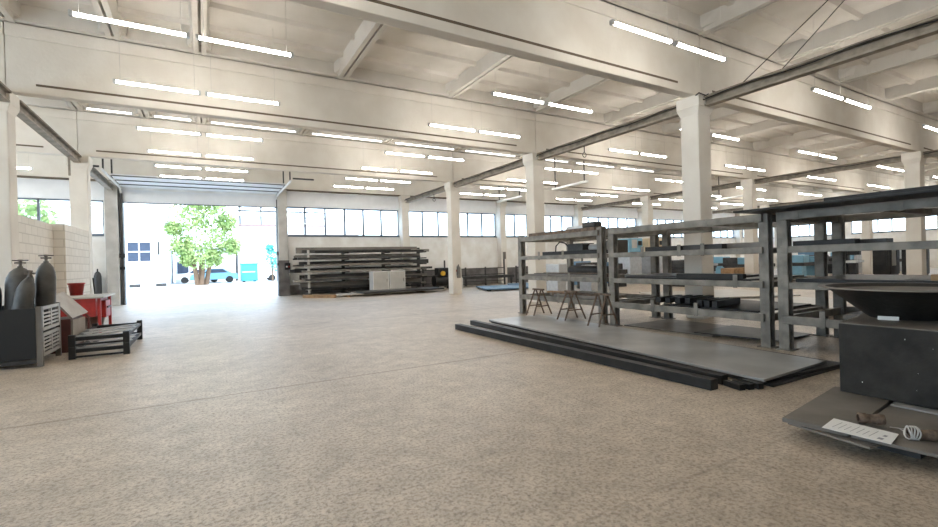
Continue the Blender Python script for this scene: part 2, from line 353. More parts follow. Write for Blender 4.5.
# ------------------------------------------------------------------ overhead gate
g = empty('door_1', (0, 24.4, 0), 'white sectional overhead gate raised under the roof, opening onto a sunny yard', 'gate', None, 'structure')
p = MB(); p.box(-2.95, 24.44, 4.38, 3.2, 24.50, 4.93); p.build('bottom_panel', bandm, g)
p = MB(); p.box(-2.95, 24.40, 4.36, 3.2, 24.54, 4.385); p.build('rubber_seal', rubber, g)
for k in range(3):
    y1 = 24.25-k*1.02; p = MB(); p.box(-2.9, y1-.93, 5.0, 3.15, y1, 5.05); pn = p.build('raised_panel', bandm, g)
    q = MB(); q.box(-2.9, y1-.93, 4.97, 3.15, y1-.88, 4.999); q.build('stiffener', steel2, pn)
for x, sg in ((-2.98, 1), (3.22, -1)):
    t = MB(); t.box(x-.05, 24.30, 0, x+.05, 24.42, 4.75); t.build('vertical_track', steel2, g)
    t = MB(); t.pipe([(x, 24.36, 4.72), (x, 24.26, 4.88), (x, 24.05, 4.97), (x, 20.2, 5.0)], .045, 6); t.build('curved_track', wht, g)
    h = MB(); h.bar((x, 20.4, 5.0), (x, 20.4, 6.5), .05); h.bar((x, 22.2, 5.0), (x, 22.2, 6.5), .05); h.bar((x-sg*.1, 20.35, 5.12), (x-sg*.95, 20.35, 5.12), .06); h.build('hanger', steel2, g)
    e = MB(); e.box(x-.1, 24.2, 2.0, x+.1, 24.32, 2.18); e.box(x-.09, 24.22, 1.5, x+.09, 24.3, 1.62); e.build('roller_bracket', steel, g)
j = MB()
for x in (-3.02, 3.2): j.box(x-.02, YB-.15, 0, x+.10 if x > 0 else x+.07, YB+.32, 4.95)
j.build('door_jamb', steel2, g)
cb = empty('control_box', (3.55, 24.1, 1.3), 'small black gate control box on the pilaster', 'control box')
B(3.44, 24.03, 1.28, 3.70, 24.13, 1.62).build('case', steel, cb, bevel=.01); B(3.49, 24.015, 1.40, 3.56, 24.03, 1.47).build('button', wht, cb); B(3.60, 24.015, 1.40, 3.66, 24.03, 1.47).build('button', redm, cb)

# ------------------------------------------------------------------ rails along the column rows
def rail(x, y0, y1, label):
    x = {9.9: 9.97, 23.1: 23.2}.get(x, x)
    r = empty('steel_rail', (x, (y0+y1)/2, 4.9), label, 'rail', 'rails along the column rows')
    b = MB(); b.box(x-.11, y0, 5.00, x+.11, y1, 5.045); b.box(x-.03, y0, 4.86, x+.03, y1, 5.00); b.build('rail_body', railm, r)
    b = MB(); b.box(x-.085, y0, 4.82, x+.085, y1, 4.86); b.build('lower_flange', mat('worn_rail_flange', (.33, .29, .24), .65, .1, col2=(.22, .19, .15), scale=5), r)
    c = MB(); pts = [(x-.13, y0+(y1-y0)*k/10, 4.98+.03*math.sin(k*1.7)) for k in range(11)]; c.pipe(pts, .014, 5); c.build('cable', steel, r)
    return r
rn = {9.9: 'along the tall column row', 23.1: 'along the second far column row', 36.3: 'along the farthest column row', -3.3: 'along the left columns'}
sp = {(0.88, 6.32): 'nearest span', (6.88, 12.32): 'second span', (12.88, 18.32): 'third span', (18.88, 24.105): 'last span by the back wall'}
for x in rn:
    for (a, b), wd in sp.items():
        if x == -3.3 and a < 6: continue
        if x == 36.3 and a < 6: continue
        rail(x, a, b, f'brown steel rail {rn[x]}, {wd}')
# lattice hoist beam and hook hanging pieces
def hook(x, y, label):
    r = empty('hanging_hook', (x, y, 4.5), label, 'hook', 'hooks hanging from the rails')
    MB().bar((x, y, 4.822), (x, y, 4.62), .02).build('shank', steel, r)
    pts = [(x+.07*math.sin(t), y, 4.55+.07*math.cos(t)) for t in np.linspace(0, 2*pi, 13)]; MB().pipe(pts, .012, 6).build('ring', steel, r)
hook(9.97, 10.2, 'ring hook hanging under the rail between the two tall columns'); hook(9.97, 20.6, 'ring hook under the rail near the back wall'); hook(23.2, 15.0, 'small hook under the distant rail')
mesh_thing('bracing_strut', MB().bar((-3.3, 17.3, 4.82), (-3.3, 17.3, 4.25), .05), railm, 'short steel strut hanging from the rail left of the gate', 'strut')
for i, (x, y) in enumerate(((15.2, 16.6), (15.2, 21.6), (28.2, 16.2))):
    r = empty('jib_arm', (x, y, 4.9), 'pale steel jib under the roof beside ' + ('the second tall column', 'the extinguisher column', 'the distant slim column')[i], 'jib', 'jibs under the roof')
    MB().bar((x, y-1.2, 4.95), (x, y+1.2, 4.95), .12, .10).build('arm', wht, r)
    for e in (-1, 1): MB().bar((x, y+e, 5.0), (x, y+e, ZC+.005), .04).build('hanger', steel2, r)
sw = MB(); sw.pipe([(9.9, 5.48, 5.04), (11.37, 4.35, 6.775)], .010, 5); mesh_thing('stay_wire', sw, steel, 'thin black wire from the nearest rail to the roof, left of two', 'wire')
sw = MB(); sw.pipe([(9.9, 4.72, 5.04), (11.66, 4.2, 6.775)], .010, 5); mesh_thing('stay_wire', sw, steel, 'thin black wire from the nearest rail to the roof, right of two', 'wire')
cw = MB(); cw.pipe([(9.5, 6.27, 4.98), (9.6, 6.26, 5.05), (9.85, 6.26, 5.03), (9.87, 6.2, 5.05)], .014, 5); mesh_thing('cable', cw, steel, 'black cable looped over the cap of the tallest column', 'cable')

# ------------------------------------------------------------------ tube lights
LZ = 5.10
def make_tube(L, gm=None):
    r = bpy.data.objects.new('tube_light', None); COL.objects.link(r); r.empty_display_size = .1
    MB().tube((-L/2+.03, 0, 0), (L/2-.03, 0, 0), .029, 8).build('tube', gm or glow, r)
    for s in (-1, 1): MB().box(min(s*L/2, s*(L/2-.05)), -.035, -.03, max(s*L/2, s*(L/2-.05)), .035, .04).build('end_cap', galv, r)
    return r
proto = make_tube(1.46); used = [False]
def hanger(r, z):
    for s in (-.62, .62):
        MB().tube(r.location+Vector((s, 0, .03)), (r.location.x+s, r.location.y, z), .0035, 4).build('hanger_wire', rope, r)
rows = [(1.6, None), (5.05, 'row before the nearest beam'), (8.4, 'row behind the nearest beam'), (11.05, 'row before the second beam'),  # first row is unseen, added to light the nearest beam and floor
        (14.45, 'row beyond the second beam'), (17.1, 'row before the third beam'), (19.4, 'row behind the third beam'), (21.5, 'row nearest the back windows')]
ords = ['first', 'second', 'third', 'fourth', 'fifth', 'sixth', 'seventh', 'eighth', 'ninth', 'tenth', '11th', '12th', '13th', '14th', '15th', '16th', '17th', '18th', '19th', '20th']
vis_r = Matrix((r2, u2, -fw))
def px(p):
    d = Vector(p)-Vector((0, 0, 1.45)); z = d.dot(fw)
    return None if z < .1 else (469+FPX*d.dot(r2)/z, 263.5-FPX*d.dot(u2)/z)
for y, nm in rows:
    n = 0
    for k in range(-1, 8):
        xc = {(5.05, 0): .3, (5.05, 1): 7.07, (8.4, 0): -.06, (8.4, 1): 7.02}.get((y, k), .08+6.66*k)
        for s in (-1, 1):
            x = xc + s*.77
            q = px((x, y, LZ)); seen = q is not None and -15 < q[0] < 955 and -5 < q[1] < 527
            if nm is None and k > 2: continue
            r = copy_tree(proto); r.location = (x, y, LZ); r['category'] = 'tube light'
            hanger(r, ZC)
            if seen and nm:
                tag(r, f'lit white tube lamp, {ords[n]} from the left in the {nm}', 'tube light', f'ceiling tube lights, {nm}'); n += 1
            else: tag(r, 'unseen lit white tube lamp under the roof beyond the frame', 'tube light', 'tube lights out of frame')
bpy.data.objects.remove(proto.children[0]); 
for ch in list(proto.children): bpy.data.objects.remove(ch)
bpy.data.objects.remove(proto)
strip = make_tube(2.86)
k = 0
for x0, x1 in zip(ribx, ribx[1:]):
    if x0 < -3.3 or x1 > 24: continue
    L = x1-x0-.5
    r = make_tube(L, glow2); r.location = ((x0+x1)/2, 17.85, 6.40)
    for e in (-.4, .4): MB().tube((r.location.x+L*e, 17.85, 6.43), (r.location.x+L*e, 17.85, ZC), .012, 5).build('bracket', galv, r)
    tag(r, f'long thin lit tube high between roof ribs, {ords[k]} from the left', 'tube light', 'high tubes between the roof ribs'); k += 1
for ch in list(strip.children): bpy.data.objects.remove(ch)
bpy.data.objects.remove(strip)

# ------------------------------------------------------------------ storage racks on the right
RX0, RX1 = 7.55, 9.3
LV = [(.40, .52), (.92, 1.02), (1.45, 1.55), (1.94, 2.06)]
def rack(ya, yb, label, tabs, top=2.12):
    r = empty('storage_rack', ((RX0+RX1)/2, (ya+yb)/2, 0), label, 'rack', 'grey steel racks in a row')
    for x in (RX0, RX1):
        for y in (ya, yb):
            u = B(x-.07, y-.07, 0, x-.052, y+.07, top).box(x+.052, y-.07, 0, x+.07, y+.07, top).box(x-.052, y-.008, 0, x+.052, y+.008, top).build('upright', rackm, r)
            B(x-.11, y-.11, 0, x+.11, y+.11, .015).build('foot_plate', rackm, u)
        for z0, z1 in LV:
            xx = x-.09 if x == RX0 else x+.09
            B(xx-.03, ya+.0, z0, xx+.03, yb-.0, z1).build('rail', rackm, r, bevel=.006)
    for z0, z1 in LV:
        for y in [ya+.0, yb-.0]:
            B(RX0+.066, y-.04, z0, RX1-.066, y+.04, z1-.01).build('cross_beam', rackm, r)
        for f in (.33, .66):
            y = ya+(yb-ya)*f; B(RX0-.06, y-.03, z0+.02, RX1+.06, y+.03, z1-.02).build('cross_beam', rackm, r)
    for lv, y in tabs:
        z0, z1 = LV[lv]; B(RX0-.128, y-.035, z0-.01, RX0-.12, y+.035, z1+(.10 if lv < 3 else 0)).build('stop_tab', rackm, r)
    return r
rack(7.28, 10.2, 'grey steel storage rack farthest away, with three trestles before it', [(2, 9.3), (2, 8.4), (1, 9.0), (1, 8.2), (0, 8.6)])
rack(3.88, 6.95, 'long grey steel storage rack in front of the tallest column', [(2, 6.1), (2, 5.3), (2, 4.85), (1, 4.3), (0, 5.9), (0, 5.0)], 2.065)
rack(.35, 3.62, 'grey steel rack at the right behind the black bowl', [(3, 3.4), (2, 3.55), (1, 3.55), (0, 3.1), (3, 2.25)], 2.065)
def long_bar(x, y0, y1, z, wd, h, m, label, name='steel_bar', group='bars lying on the racks', cat='bar', dx=0):
    return mesh_thing(name, MB().bar((x, y0, z+h/2), (x+dx, y1, z+h/2), wd, h), m, label, cat, group, bevel=.004)
Z = [v[1] for v in LV]
# rack one
for i, (x, y0, y1, wd, h, m, l) in enumerate(((7.62, 7.5, 9.9, .10, .09, rust, 'rusty long bar on top of the farthest rack, at its front edge'), (7.78, 7.4, 10.0, .11, .10, rust, 'brown rusty bar on top of the farthest rack, second row'),
     (7.95, 7.6, 9.7, .12, .11, steel2, 'dark bar on top of the farthest rack behind the rusty ones'), (8.25, 7.4, 9.8, .2, .08, rust, 'wide rusty channel on top of the farthest rack'))):
    long_bar(x, y0, y1, Z[3], wd, h, m, l)
mesh_thing('wrapped_bundle', MB().obox((8.3, 8.7, Z[3]+.15), (.3, .75, .14), .1), galv, 'grey wrapped bundle on top of the farthest rack', 'bundle', bevel=.04)
mesh_thing('wrapped_bundle', MB().obox((8.0, 8.0, Z[3]+.18), (.26, .4, .13), .05), steel2, 'dark bundle on top of the farthest rack beside its near post', 'bundle', bevel=.03)
long_bar(7.66, 7.45, 9.35, Z[2], .16, .09, steel, 'black channel on the third shelf of the farthest rack'); long_bar(7.86, 7.45, 9.2, Z[2], .14, .08, steel2, 'dark channel behind it on the farthest rack third shelf')
bx = empty('motor_unit', (8.3, 8.9, Z[2]), 'grey machine part with a hose on the farthest rack third shelf', 'machine part')
MB().obox((8.3, 8.7, Z[2]+.14), (.4, .55, .28)).build('housing', steel2, bx, bevel=.02); MB().tube((8.3, 8.35, Z[2]+.16), (8.3, 8.05, Z[2]+.16), .09, 14).build('drum', galv, bx)
MB().pipe([(8.3, 9.0, Z[2]+.1), (8.3, 9.3, Z[2]+.32), (8.3, 9.5, Z[2]+.36), (8.3, 9.65, Z[2]+.25), (8.3, 9.68, Z[2]+.03)], .018, 7).build('hose', rubber, bx)
mesh_thing('parts_box', MB().obox((8.5, 7.75, Z[2]+.16), (.4, .4, .30)), plate2, 'brown metal box on the farthest rack third shelf by its near post', 'box', bevel=.01)
for i in range(3): long_bar(7.62+.16*i, 7.4, 10.1-.2*i, Z[1], .13, .05+.015*i, (plate2, steel, rust)[i], ('flat brown bar on the second shelf of the farthest rack', 'black flat bar on the second shelf of the farthest rack', 'rusty flat bar on the second shelf of the farthest rack')[i])
mesh_thing('dark_cable_reel', MB().tube((8.5, 8.1, Z[1]+.13), (8.5, 9.3, Z[1]+.13), .12, 16), steel2, 'dark roll lying on the second shelf of the farthest rack', 'roll')
for i in range(5): long_bar(7.6+.14*i, 7.35, 8.9+.25*(i % 3), Z[0], .11, .06+.02*(i % 2), rust if i % 2 else plate2, f'rusty bar on the lowest shelf of the farthest rack, {ords[i]} from its front')
mesh_thing('timber_plank', MB().obox((8.35, 9.55, Z[0]+.026), (.16, 1.0, .05)), wood, 'short timber plank on the lowest shelf of the farthest rack', 'plank')
# rack two
for i, (x, y0, y1, wd, h, m, l) in enumerate(((7.58, 5.35, 6.1, .14, .085, steel, 'short black bar at the front of the middle rack third shelf, far piece'), (7.58, 4.55, 5.28, .14, .085, steel2, 'short dark bar on the middle rack third shelf, nearer piece'), (7.85, 4.1, 6.3, .16, .09, plate2, 'brown-grey bar behind on the middle rack third shelf'))): long_bar(x, y0, y1, Z[2], wd, h, m, l)
mesh_thing('steel_sheet', B(7.5, 4.1, Z[1], 9.2, 6.6, Z[1]+.03), steel, 'black steel sheet on the second shelf of the middle rack', 'sheet')
mesh_thing('steel_sheet', MB().obox((8.2, 5.6, Z[1]+.045), (1.2, 2.2, .03), .06), steel2, 'slightly turned dark sheet on top of the black one in the middle rack', 'sheet')
long_bar(7.52, 4.2, 5.4, Z[1]+.031, .1, .08, steel, 'short black bar on the black sheet in the middle rack')
mesh_thing('steel_sheet', B(7.5, 4.0, Z[0], 9.2, 5.6, Z[0]+.03), steel, 'black sheet on the lowest shelf of the middle rack', 'sheet')
for i in range(4): mesh_thing('square_tube_offcut', MB().bar((7.5+.05*i, 5.82-.17*i, Z[0]+.10), (8.3+.08*i, 5.92-.17*i, Z[0]+.10), .10, .10), steel, f'short black square tube on the middle rack lowest shelf, {ords[i]} from its far end', 'tube', 'short square tubes on the middle rack', bevel=.006)
for i in range(3): mesh_thing('square_tube_offcut', MB().bar((7.5, 4.98-.14*i, Z[0]+.09), (8.2+.1*i, 5.10-.14*i, Z[0]+.09), .09, .11), steel, f'short black tube end near the post of the middle rack, {ords[i]} of three', 'tube', 'short square tubes on the middle rack', bevel=.006)
# rack three
mesh_thing('steel_sheet', MB().prism([(6.86, .1), (9.1, .1), (9.2, 3.75), (7.3, 4.0), (6.93, 4.02)], Z[3]+.01, Z[3]+.04), steel, 'large black steel sheet overhanging the top of the right rack', 'sheet', bevel=.006)
mesh_thing('steel_sheet', MB().prism([(7.2, .1), (9.0, .1), (9.1, 2.9), (7.3, 3.0)], Z[3]+.041, Z[3]+.12), steel, 'second dark sheet lying on the overhanging one', 'sheet', bevel=.004)
mesh_thing('steel_drum', MB().lathe([(0, 0), (.19, 0), (.2, .02), (.2, .36), (.18, .38), (0, .38)], (7.52, 1.72, Z[3]+.121), 24), steel2, 'dark round drum on the sheets at the right edge', 'drum')
long_bar(7.62, 2.75, 3.5, Z[2], .16, .07, steel, 'short black bar on the third shelf of the right rack'); long_bar(7.9, 2.5, 3.5, Z[2], .2, .06, steel2, 'dark flat bar behind on the right rack third shelf')
mesh_thing('steel_sheet', B(7.5, .45, Z[1], 9.2, 3.45, Z[1]+.05), steel, 'black sheet filling the second shelf of the right rack', 'sheet')
mesh_thing('timber_offcut', MB().obox((7.7, 1.9, Z[1]+.085), (.18, .3, .07), .2), wood, 'small timber piece on the black sheet of the right rack', 'timber')
mesh_thing('steel_sheet', B(7.8, .5, Z[0], 9.0, 2.95, Z[0]+.06), steel2, 'dark sheet stack on the lowest shelf of the right rack', 'sheet')
long_bar(7.62, 2.3, 2.9, Z[0], .16, .07, plate2, 'brown-grey bar end on the lowest shelf of the right rack')
tr = empty('wheeled_trolley', (8.4, 3.1, 0), 'low dark trolley on small wheels under the right rack', 'trolley')
B(8.3, 2.3, .10, 9.1, 3.2, .2).build('deck', steel2, tr)
for x in (8.4, 9.0):
    for y in (2.45, 3.05): MB().tube((x-.03, y, .05), (x+.03, y, .05), .05, 14).build('wheel', rubber, tr)

# floor plates, tubes
def slab(poly, z0, z1, m, label, name='steel_plate', group=None): return mesh_thing(name, MB().prism(poly, z0, z1), m, label, 'plate', group, bevel=.003)
slab([(5.30, 2.68), (6.98, 2.66), (7.28, 9.10), (5.80, 9.10)], 0, .03, steel2, 'lowest dark plate of the stack on the floor before the racks', group='stacked floor plates')
slab([(5.34, 2.76), (6.86, 2.62), (7.26, 9.12), (5.77, 9.14)], .031, .065, steel, 'middle black plate of the stack before the racks', group='stacked floor plates')
slab([(5.20, 2.72), (6.68, 2.76), (7.20, 9.02), (5.69, 9.02)], .066, .095, plate, 'big pale grey steel plate on top of the stack before the racks', group='stacked floor plates')
slab([(7.68, 6.82), (7.74, 4.9), (9.12, 4.95), (9.15, 6.82)], 0, .02, plate2, 'grey brown sheet on the floor under the middle rack')
slab([(7.8, 5.3), (8.0, 3.95), (9.1, 3.95), (9.1, 5.35)], .021, .04, steel2, 'dark sheet lying over the sheet under the middle rack')
long_bar(4.72, 2.98, 8.72, 0, .13, .115, steel, 'longest black square tube on the open floor, outermost one', 'square_tube', 'long square tubes on the floor', 'tube', dx=-.02)
long_bar(5.02, 3.05, 9.15, 0, .12, .10, steel, 'black square tube lying between the outermost tube and the plates', 'square_tube', 'long square tubes on the floor', 'tube', dx=.30)
for i, (x, y) in enumerate(((4.93, 2.80), (5.03, 2.76), (5.13, 2.72))): long_bar(x, y, y+.22, 0, .075, .06, steel, f'thin black tube end poking out by the plate corner, {ords[i]} from left', 'square_tube', 'thin tubes by the plate corner', 'tube', dx=.06)

# trestles
def trestle(x, y, label, rz):
    r = empty('trestle', (x, y, .095), label, 'trestle', 'rusty tube trestles')
    M = Matrix.Rotation(rz, 3, 'Z'); T = lambda a, b, c: Vector((x, y, .095)) + M @ Vector((a, b, c))
    MB().bar(T(0, -.20, .62), T(0, .20, .62), .04, .04).build('top_bar', rust, r)
    for b in (-.14, .14):
        for s in (-1, 1): MB().bar(T(s*.02, b*.8, .61), T(s*.29, b, 0), .026, .026).build('leg', rust, r)
        MB().bar(T(-.2, b, .22), T(.2, b, .22), .025, .025).build('spreader', rust, r)
trestle(7.14, 9.0, 'rusty trestle farthest along the pale plate', .05); trestle(7.12, 7.82, 'middle rusty trestle on the pale plate', -.05); trestle(6.95, 6.72, 'nearest rusty trestle, before the paired rack posts', .1)

# ------------------------------------------------------------------ foreground right
for x, y, w_ in ((4.35, 1.66, 'left'), (5.1, 1.05, 'middle'), (5.6, 1.4, 'rear')): mesh_thing('support_bar', B(x-.1, y-.45, 0, x+.1, y+.3, .1), steel2, f'{w_} dark support bar under the foreground plates', 'bar')
slab([(3.95, 1.90), (5.25, 2.06), (5.2, 1.2), (3.88, 1.36)], .10, .115, plate2, 'lower brown plate under the foreground pile, showing at the left corner', group='foreground plates')
slab([(3.93, 1.93), (5.25, 2.10), (5.27, 1.66), (3.98, 1.52)], .116, .15, plate2, 'upper foreground plate left of the paper', group='foreground plates')
slab([(3.98, 1.50), (5.27, 1.645), (6.2, 1.6), (6.2, .35), (4.08, .42)], .116, .138, plate2, 'foreground plate carrying the rusty sockets', group='foreground plates')
slab([(4.98, 1.60), (5.09, 1.61), (5.09, .5), (4.98, .5)], .1385, .152, plate, 'thin steel strip at the foot of the black block', group='foreground plates')
mesh_thing('steel_block', MB().prism([(5.10, .95), (6.3, 1.05), (6.28, 2.19), (5.10, 2.0)], .153, .782), blockm, 'big black steel block carrying the bowl in the foreground', 'block', bevel=.006)
sp = MB()
for i in range(9):
    y = random.uniform(1.0, 1.85); z = random.uniform(.25, .72); a = random.uniform(.0015, .004); sp.box(5.0985, y-a*.6, z-a*random.uniform(1, 3), 5.0998, y+a*.6, z+a)
bo = [o for o in COL.objects if o.name.startswith('steel_block')][0]
sp.build('paint_splash', paper, bo)
MB().prism([(5.104, .955), (6.296, 1.054), (6.276, 2.184), (5.104, 1.996)], .7825, .788).build('lightened_top', plate2, [o for o in COL.objects if o.name.startswith('steel_block')][0])  # paler layer over the block's own top, its reflected light in the colour
BC = (5.93, 1.77, .789)
bowl = MB().lathe([(0, .0), (.27, .0), (.29, .012), (.61, .285), (.678, .292), (.68, .304), (.60, .304), (.28, .03), (0, .025)], BC, 72)
bo = mesh_thing('steel_bowl', bowl, blockm, 'wide shallow black steel bowl standing on the foreground block', 'bowl')
MB().lathe([(.62, .3045), (.682, .3045), (.684, .291), (.67, .2905)], BC, 72).build('rim', plate2, bo)
MB().lathe([(0, .25), (.56, .27), (.60, .30)], BC, 72).build('inner_dish', plate2, bo)
tg = empty('white_tag', (5.60, 1.80, .789), 'small white tag standing at the block edge under the bowl', 'tag')
MB().obox((5.60, 1.80, .8055), (.012, .15, .036), .25, 0, .2).build('card', paper, tg)
pp = MB(); PZ = .151
P4 = [(3.93, 1.66), (4.22, 1.70), (4.21, 1.31), (3.95, 1.27)]
pp.prism(P4, .1505, .153); po = mesh_thing('paper_sheet', pp, paper, 'white printed paper sheet on the foreground plates', 'paper')
tl = MB()
for i in range(7):
    y = 1.62-.036*i; tl.box(4.0, y, .1532, 4.16-.02*(i % 3), y+.004, .1536)
tl.box(3.99, 1.33, .1532, 4.03, 1.36, .1536); tl.box(4.07, 1.335, .1532, 4.11, 1.355, .1536)
tl.build('print', ink, po)
def socket(c, d, L, label, coil):
    r = empty('rusty_socket', c, label, 'pipe socket', 'rusty pipe sockets'); c = Vector(c); d = Vector(d).normalized(); e = c+d*L
    MB().lathe([(.026, 0), (.038, 0), (.038, L*.3), (.033, L*.32), (.033, L*.7), (.038, L*.72), (.038, L), (.027, L), (.025, .01)], c, 20, d).build('body', mat('dark_rust', (.20, .14, .095), .8, .1, col2=(.09, .06, .045), scale=30, bump=.3), r)
    return r
s1 = socket((4.26, 1.56, .189), (.62, -.78, 0), .155, 'rusty pipe socket lying behind the paper', False)
MB().pipe([(4.34, 1.40, .150), (4.42, 1.30, .142), (4.46, 1.2, .142), (4.40, 1.1, .142), (4.36, 1.08, .143)], .003, 5).build('wire_tail', rope, s1)
s2 = socket((4.20, 1.255, .1775), (.62, -.78, 0), .16, 'rusty pipe socket with white wire coil, right of the paper', True)
wc = MB()
for k in range(5):
    dv = Vector((.62, -.78, 0)).normalized(); sv = Vector((.78, .62, 0)).normalized(); o = Vector((4.20, 1.255, .1835))+dv*(-.004+.012*k)
    a = [o+sv*(.0435*math.sin(t))+Vector((0, 0, .0435*math.cos(t)))+dv*.006*math.sin(2*t+k) for t in np.linspace(0, 2*pi, 17)]; wc.pipe(a, .0055, 5)
wc.pipe([(4.2, 1.2, .145), (4.3, 1.28, .142), (4.38, 1.36, .143), (4.42, 1.30, .143)], .003, 5)
wc.build('wire_coil', rope, s2)

# ------------------------------------------------------------------ left group
# mesh crate with gas cylinders
cr = empty('steel_crate', (-2.75, 10.0, 0), 'dark sheet-fronted steel crate with slatted grey side, holding gas cylinders', 'crate')
x0, x1, y0, y1 = -3.25, -2.2, 9.5, 10.6
for x in (x0+.035, x1-.035):
    for y in (y0+.035, y1-.035): B(x-.035, y-.035, 0, x+.035, y+.035, .93).build('corner_post', plate2, cr)
B(x0+.07, y0-.012, .14, x1-.07, y0+.012, .91).build('front_sheet', rubber, cr, bevel=.004)
B(x0+.0, y0+.07, .12, x0+.03, y1-.07, .92).build('side_sheet', steel, cr); B(x0+.07, y1-.03, .12, x1-.07, y1, .92).build('back_sheet', steel, cr)
B(x0+.05, y0+.05, .10, x1-.05, y1-.05, .14).build('floor_tray', steel2, cr)
B(x0+.07, y0, .06, x1-.07, y0+.05, .12).build('base_rail', steel2, cr)
sl_ = MB()
for za, zb in ((.14, .50), (.54, .92)):
    sl_.box(x1-.03, y0+.07, za, x1, y0+.12, zb); sl_.box(x1-.03, y1-.12, za, x1, y1-.07, zb); sl_.box(x1-.03, (y0+y1)/2-.03, za, x1, (y0+y1)/2+.03, zb)
    sl_.box(x1-.03, y0+.07, za, x1, y1-.07, za+.05); sl_.box(x1-.03, y0+.07, zb-.05, x1, y1-.07, zb)
    k = za+.08
    while k < zb-.07: sl_.box(x1-.02, y0+.07, k, x1-.005, y1-.07, k+.028); k += .058
sl_.build('slatted_side', palegrey, cr)
def gas(base, top, r, m, label, valve=True):
    base = Vector(base); top = Vector(top); d = (top-base).normalized(); L = (top-base).length
    e = empty('gas_cylinder', base, label, 'gas cylinder', 'gas cylinders in the crate')
    MB().lathe([(0, .0), (r*.9, 0), (r, .03), (r, L-.34), (r*.93, L-.24), (r*.72, L-.15), (r*.42, L-.09), (.035, L-.07), (.035, L-.05), (0, L-.05)], base, 24, d).build('body', m, e)
    v = MB(); v.lathe([(.022, L-.05), (.022, L+.03), (.03, L+.03), (.03, L+.06), (0, L+.06)], base, 12, d)
    q = base+d*(L+.0); v.tube(q-Vector((.07, 0, -.005)), q+Vector((.07, 0, .005)), .014, 8); v.build('valve', steel2 if m is not cyl else plate2, e)
    if valve:
        q = base+d*(L+.045); MB().tube(q-Vector((.10, .0, 0)), q+Vector((.10, 0, 0)), .009, 6).build('handle', steel2, e)
gas((-2.66, 10.22, .16), (-2.61, 10.23, 1.62), .178, cyl, 'stout grey gas cylinder in the crate with wide valve handle')
gas((-2.378, 10.40, .155), (-2.33, 10.42, 1.70), .135, cyl, 'tallest grey gas cylinder at the slatted side of the crate')
gas((-2.66, 9.86, .17), (-2.42, 9.92, 1.44), .12, cyl, 'leaning grey gas cylinder at the front of the crate', False)
gas((-3.03, 10.15, .155), (-2.97, 10.15, 1.45), .165, cyldk, 'dark gas cylinder at the left edge of the photo')
# tan-topped brown cabinet
cb = empty('brown_cabinet', (-2.3, 11.2, 0), 'red-brown metal cabinet with a tilted tan lid behind the slatted crate', 'cabinet')
MB().prism([(-2.52, 10.84), (-2.12, 10.84), (-2.06, 11.55), (-2.5, 11.55)], 0, .60).build('body', brown, cb, bevel=.01)
ld = MB(); q4 = [(-2.40, 10.78, 1.02), (-2.10, 10.78, .60), (-2.02, 11.62, .64), (-2.38, 11.62, 1.06)]
ld.add(q4+[(x+.025, y, z+.02) for x, y, z in q4], [(0, 1, 2, 3), (7, 6, 5, 4), (0, 4, 5, 1), (1, 5, 6, 2), (2, 6, 7, 3), (3, 7, 4, 0)]); ld.build('lid', tan, cb)
MB().prism([(-2.505, 10.86), (-2.47, 10.86), (-2.47, 11.5), (-2.505, 11.5)], .6, 1.0).build('back_panel', brown, cb)
MB().prism([(-2.115, 10.86), (-2.09, 10.86), (-2.03, 11.53), (-2.058, 11.53)], .12, .58).build('side_board', tan, cb)
MB().pipe([(-2.0, 11.6, .28), (-1.98, 11.6, .55), (-2.03, 11.6, .62)], .02, 7).build('hose', brown, cb)
# red bench and bucket
rb_ = empty('red_bench', (-2.3, 14.4, 0), 'red workbench with pale top beside the block partition', 'bench')
B(-3.1, 13.3, .84, -2.0, 14.9, .88).build('bench_top', palegrey, rb_, bevel=.006)
B(-3.0, 13.35, .42, -2.16, 14.8, .84).build('cabinet_body', redm, rb_, bevel=.01)
B(-2.155, 13.75, .36, -2.03, 14.35, .76).build('drawer', redm, rb_, bevel=.02)
B(-2.03, 13.85, .58, -2.0, 14.25, .62).build('handle', brown, rb_)
for x in (-2.86, -2.1):
    for y in (13.4, 14.75): B(x-.03, y-.03, 0, x+.03, y+.03, .42 if x < -2.5 else .84).build('leg', redm, rb_)
MB().obox((-2.3, 13.9, .25), (.4, .5, .03), 0, .5).build('chute', tan, rb_)
bk = empty('red_bucket', (-2.72, 14.6, .88), 'red bucket standing on the pale bench top', 'bucket')
MB().lathe([(0, .0), (.12, 0), (.16, .30), (.172, .30), (.172, .27), (.165, .27)], (-2.72, 14.6, .88), 24).build('body', redm, bk)
MB().lathe([(.14, .30), (.1, .06), (0, .06)], (-2.72, 14.6, .88), 24).build('inside', brown, bk)
# stacked black frames
def frame(z, label):
    r = empty('transport_pallet', (-1.6, 10.9, z), label, 'pallet', 'stacked black frames')
    X0, X1, Ya, Yb = -1.93, -1.2, 9.95, 11.85; h = .06
    for x in (X0, X1):
        for y in (Ya, Yb): B(x-.045, y-.045, z, x+.045, y+.045, z+.20).build('leg', steel, r, bevel=.004)
    for x in (X0, X1): B(x-.03, Ya, z+.10, x+.03, Yb, z+.10+h*.8).build('side_rail', steel, r)
    for y in (Ya, Yb): B(X0, y-.03, z+.10, X1, y+.03, z+.10+h).build('end_rail', steel, r)
    for k in (1, 2, 3):
        y = Ya+(Yb-Ya)*k/4; MB().bar((X0, y-.25, z+.14), (X1, y+.25, z+.14), .06, .03).build('brace', galv, r)
    B(X0, Ya-.04, z+.02, X1, Ya-.0, z+.05).build('kick_bar', steel, r)
frame(0, 'black steel transport frame on the floor, lower of the two stacked'); frame(.201, 'black steel transport frame stacked on top of the other')
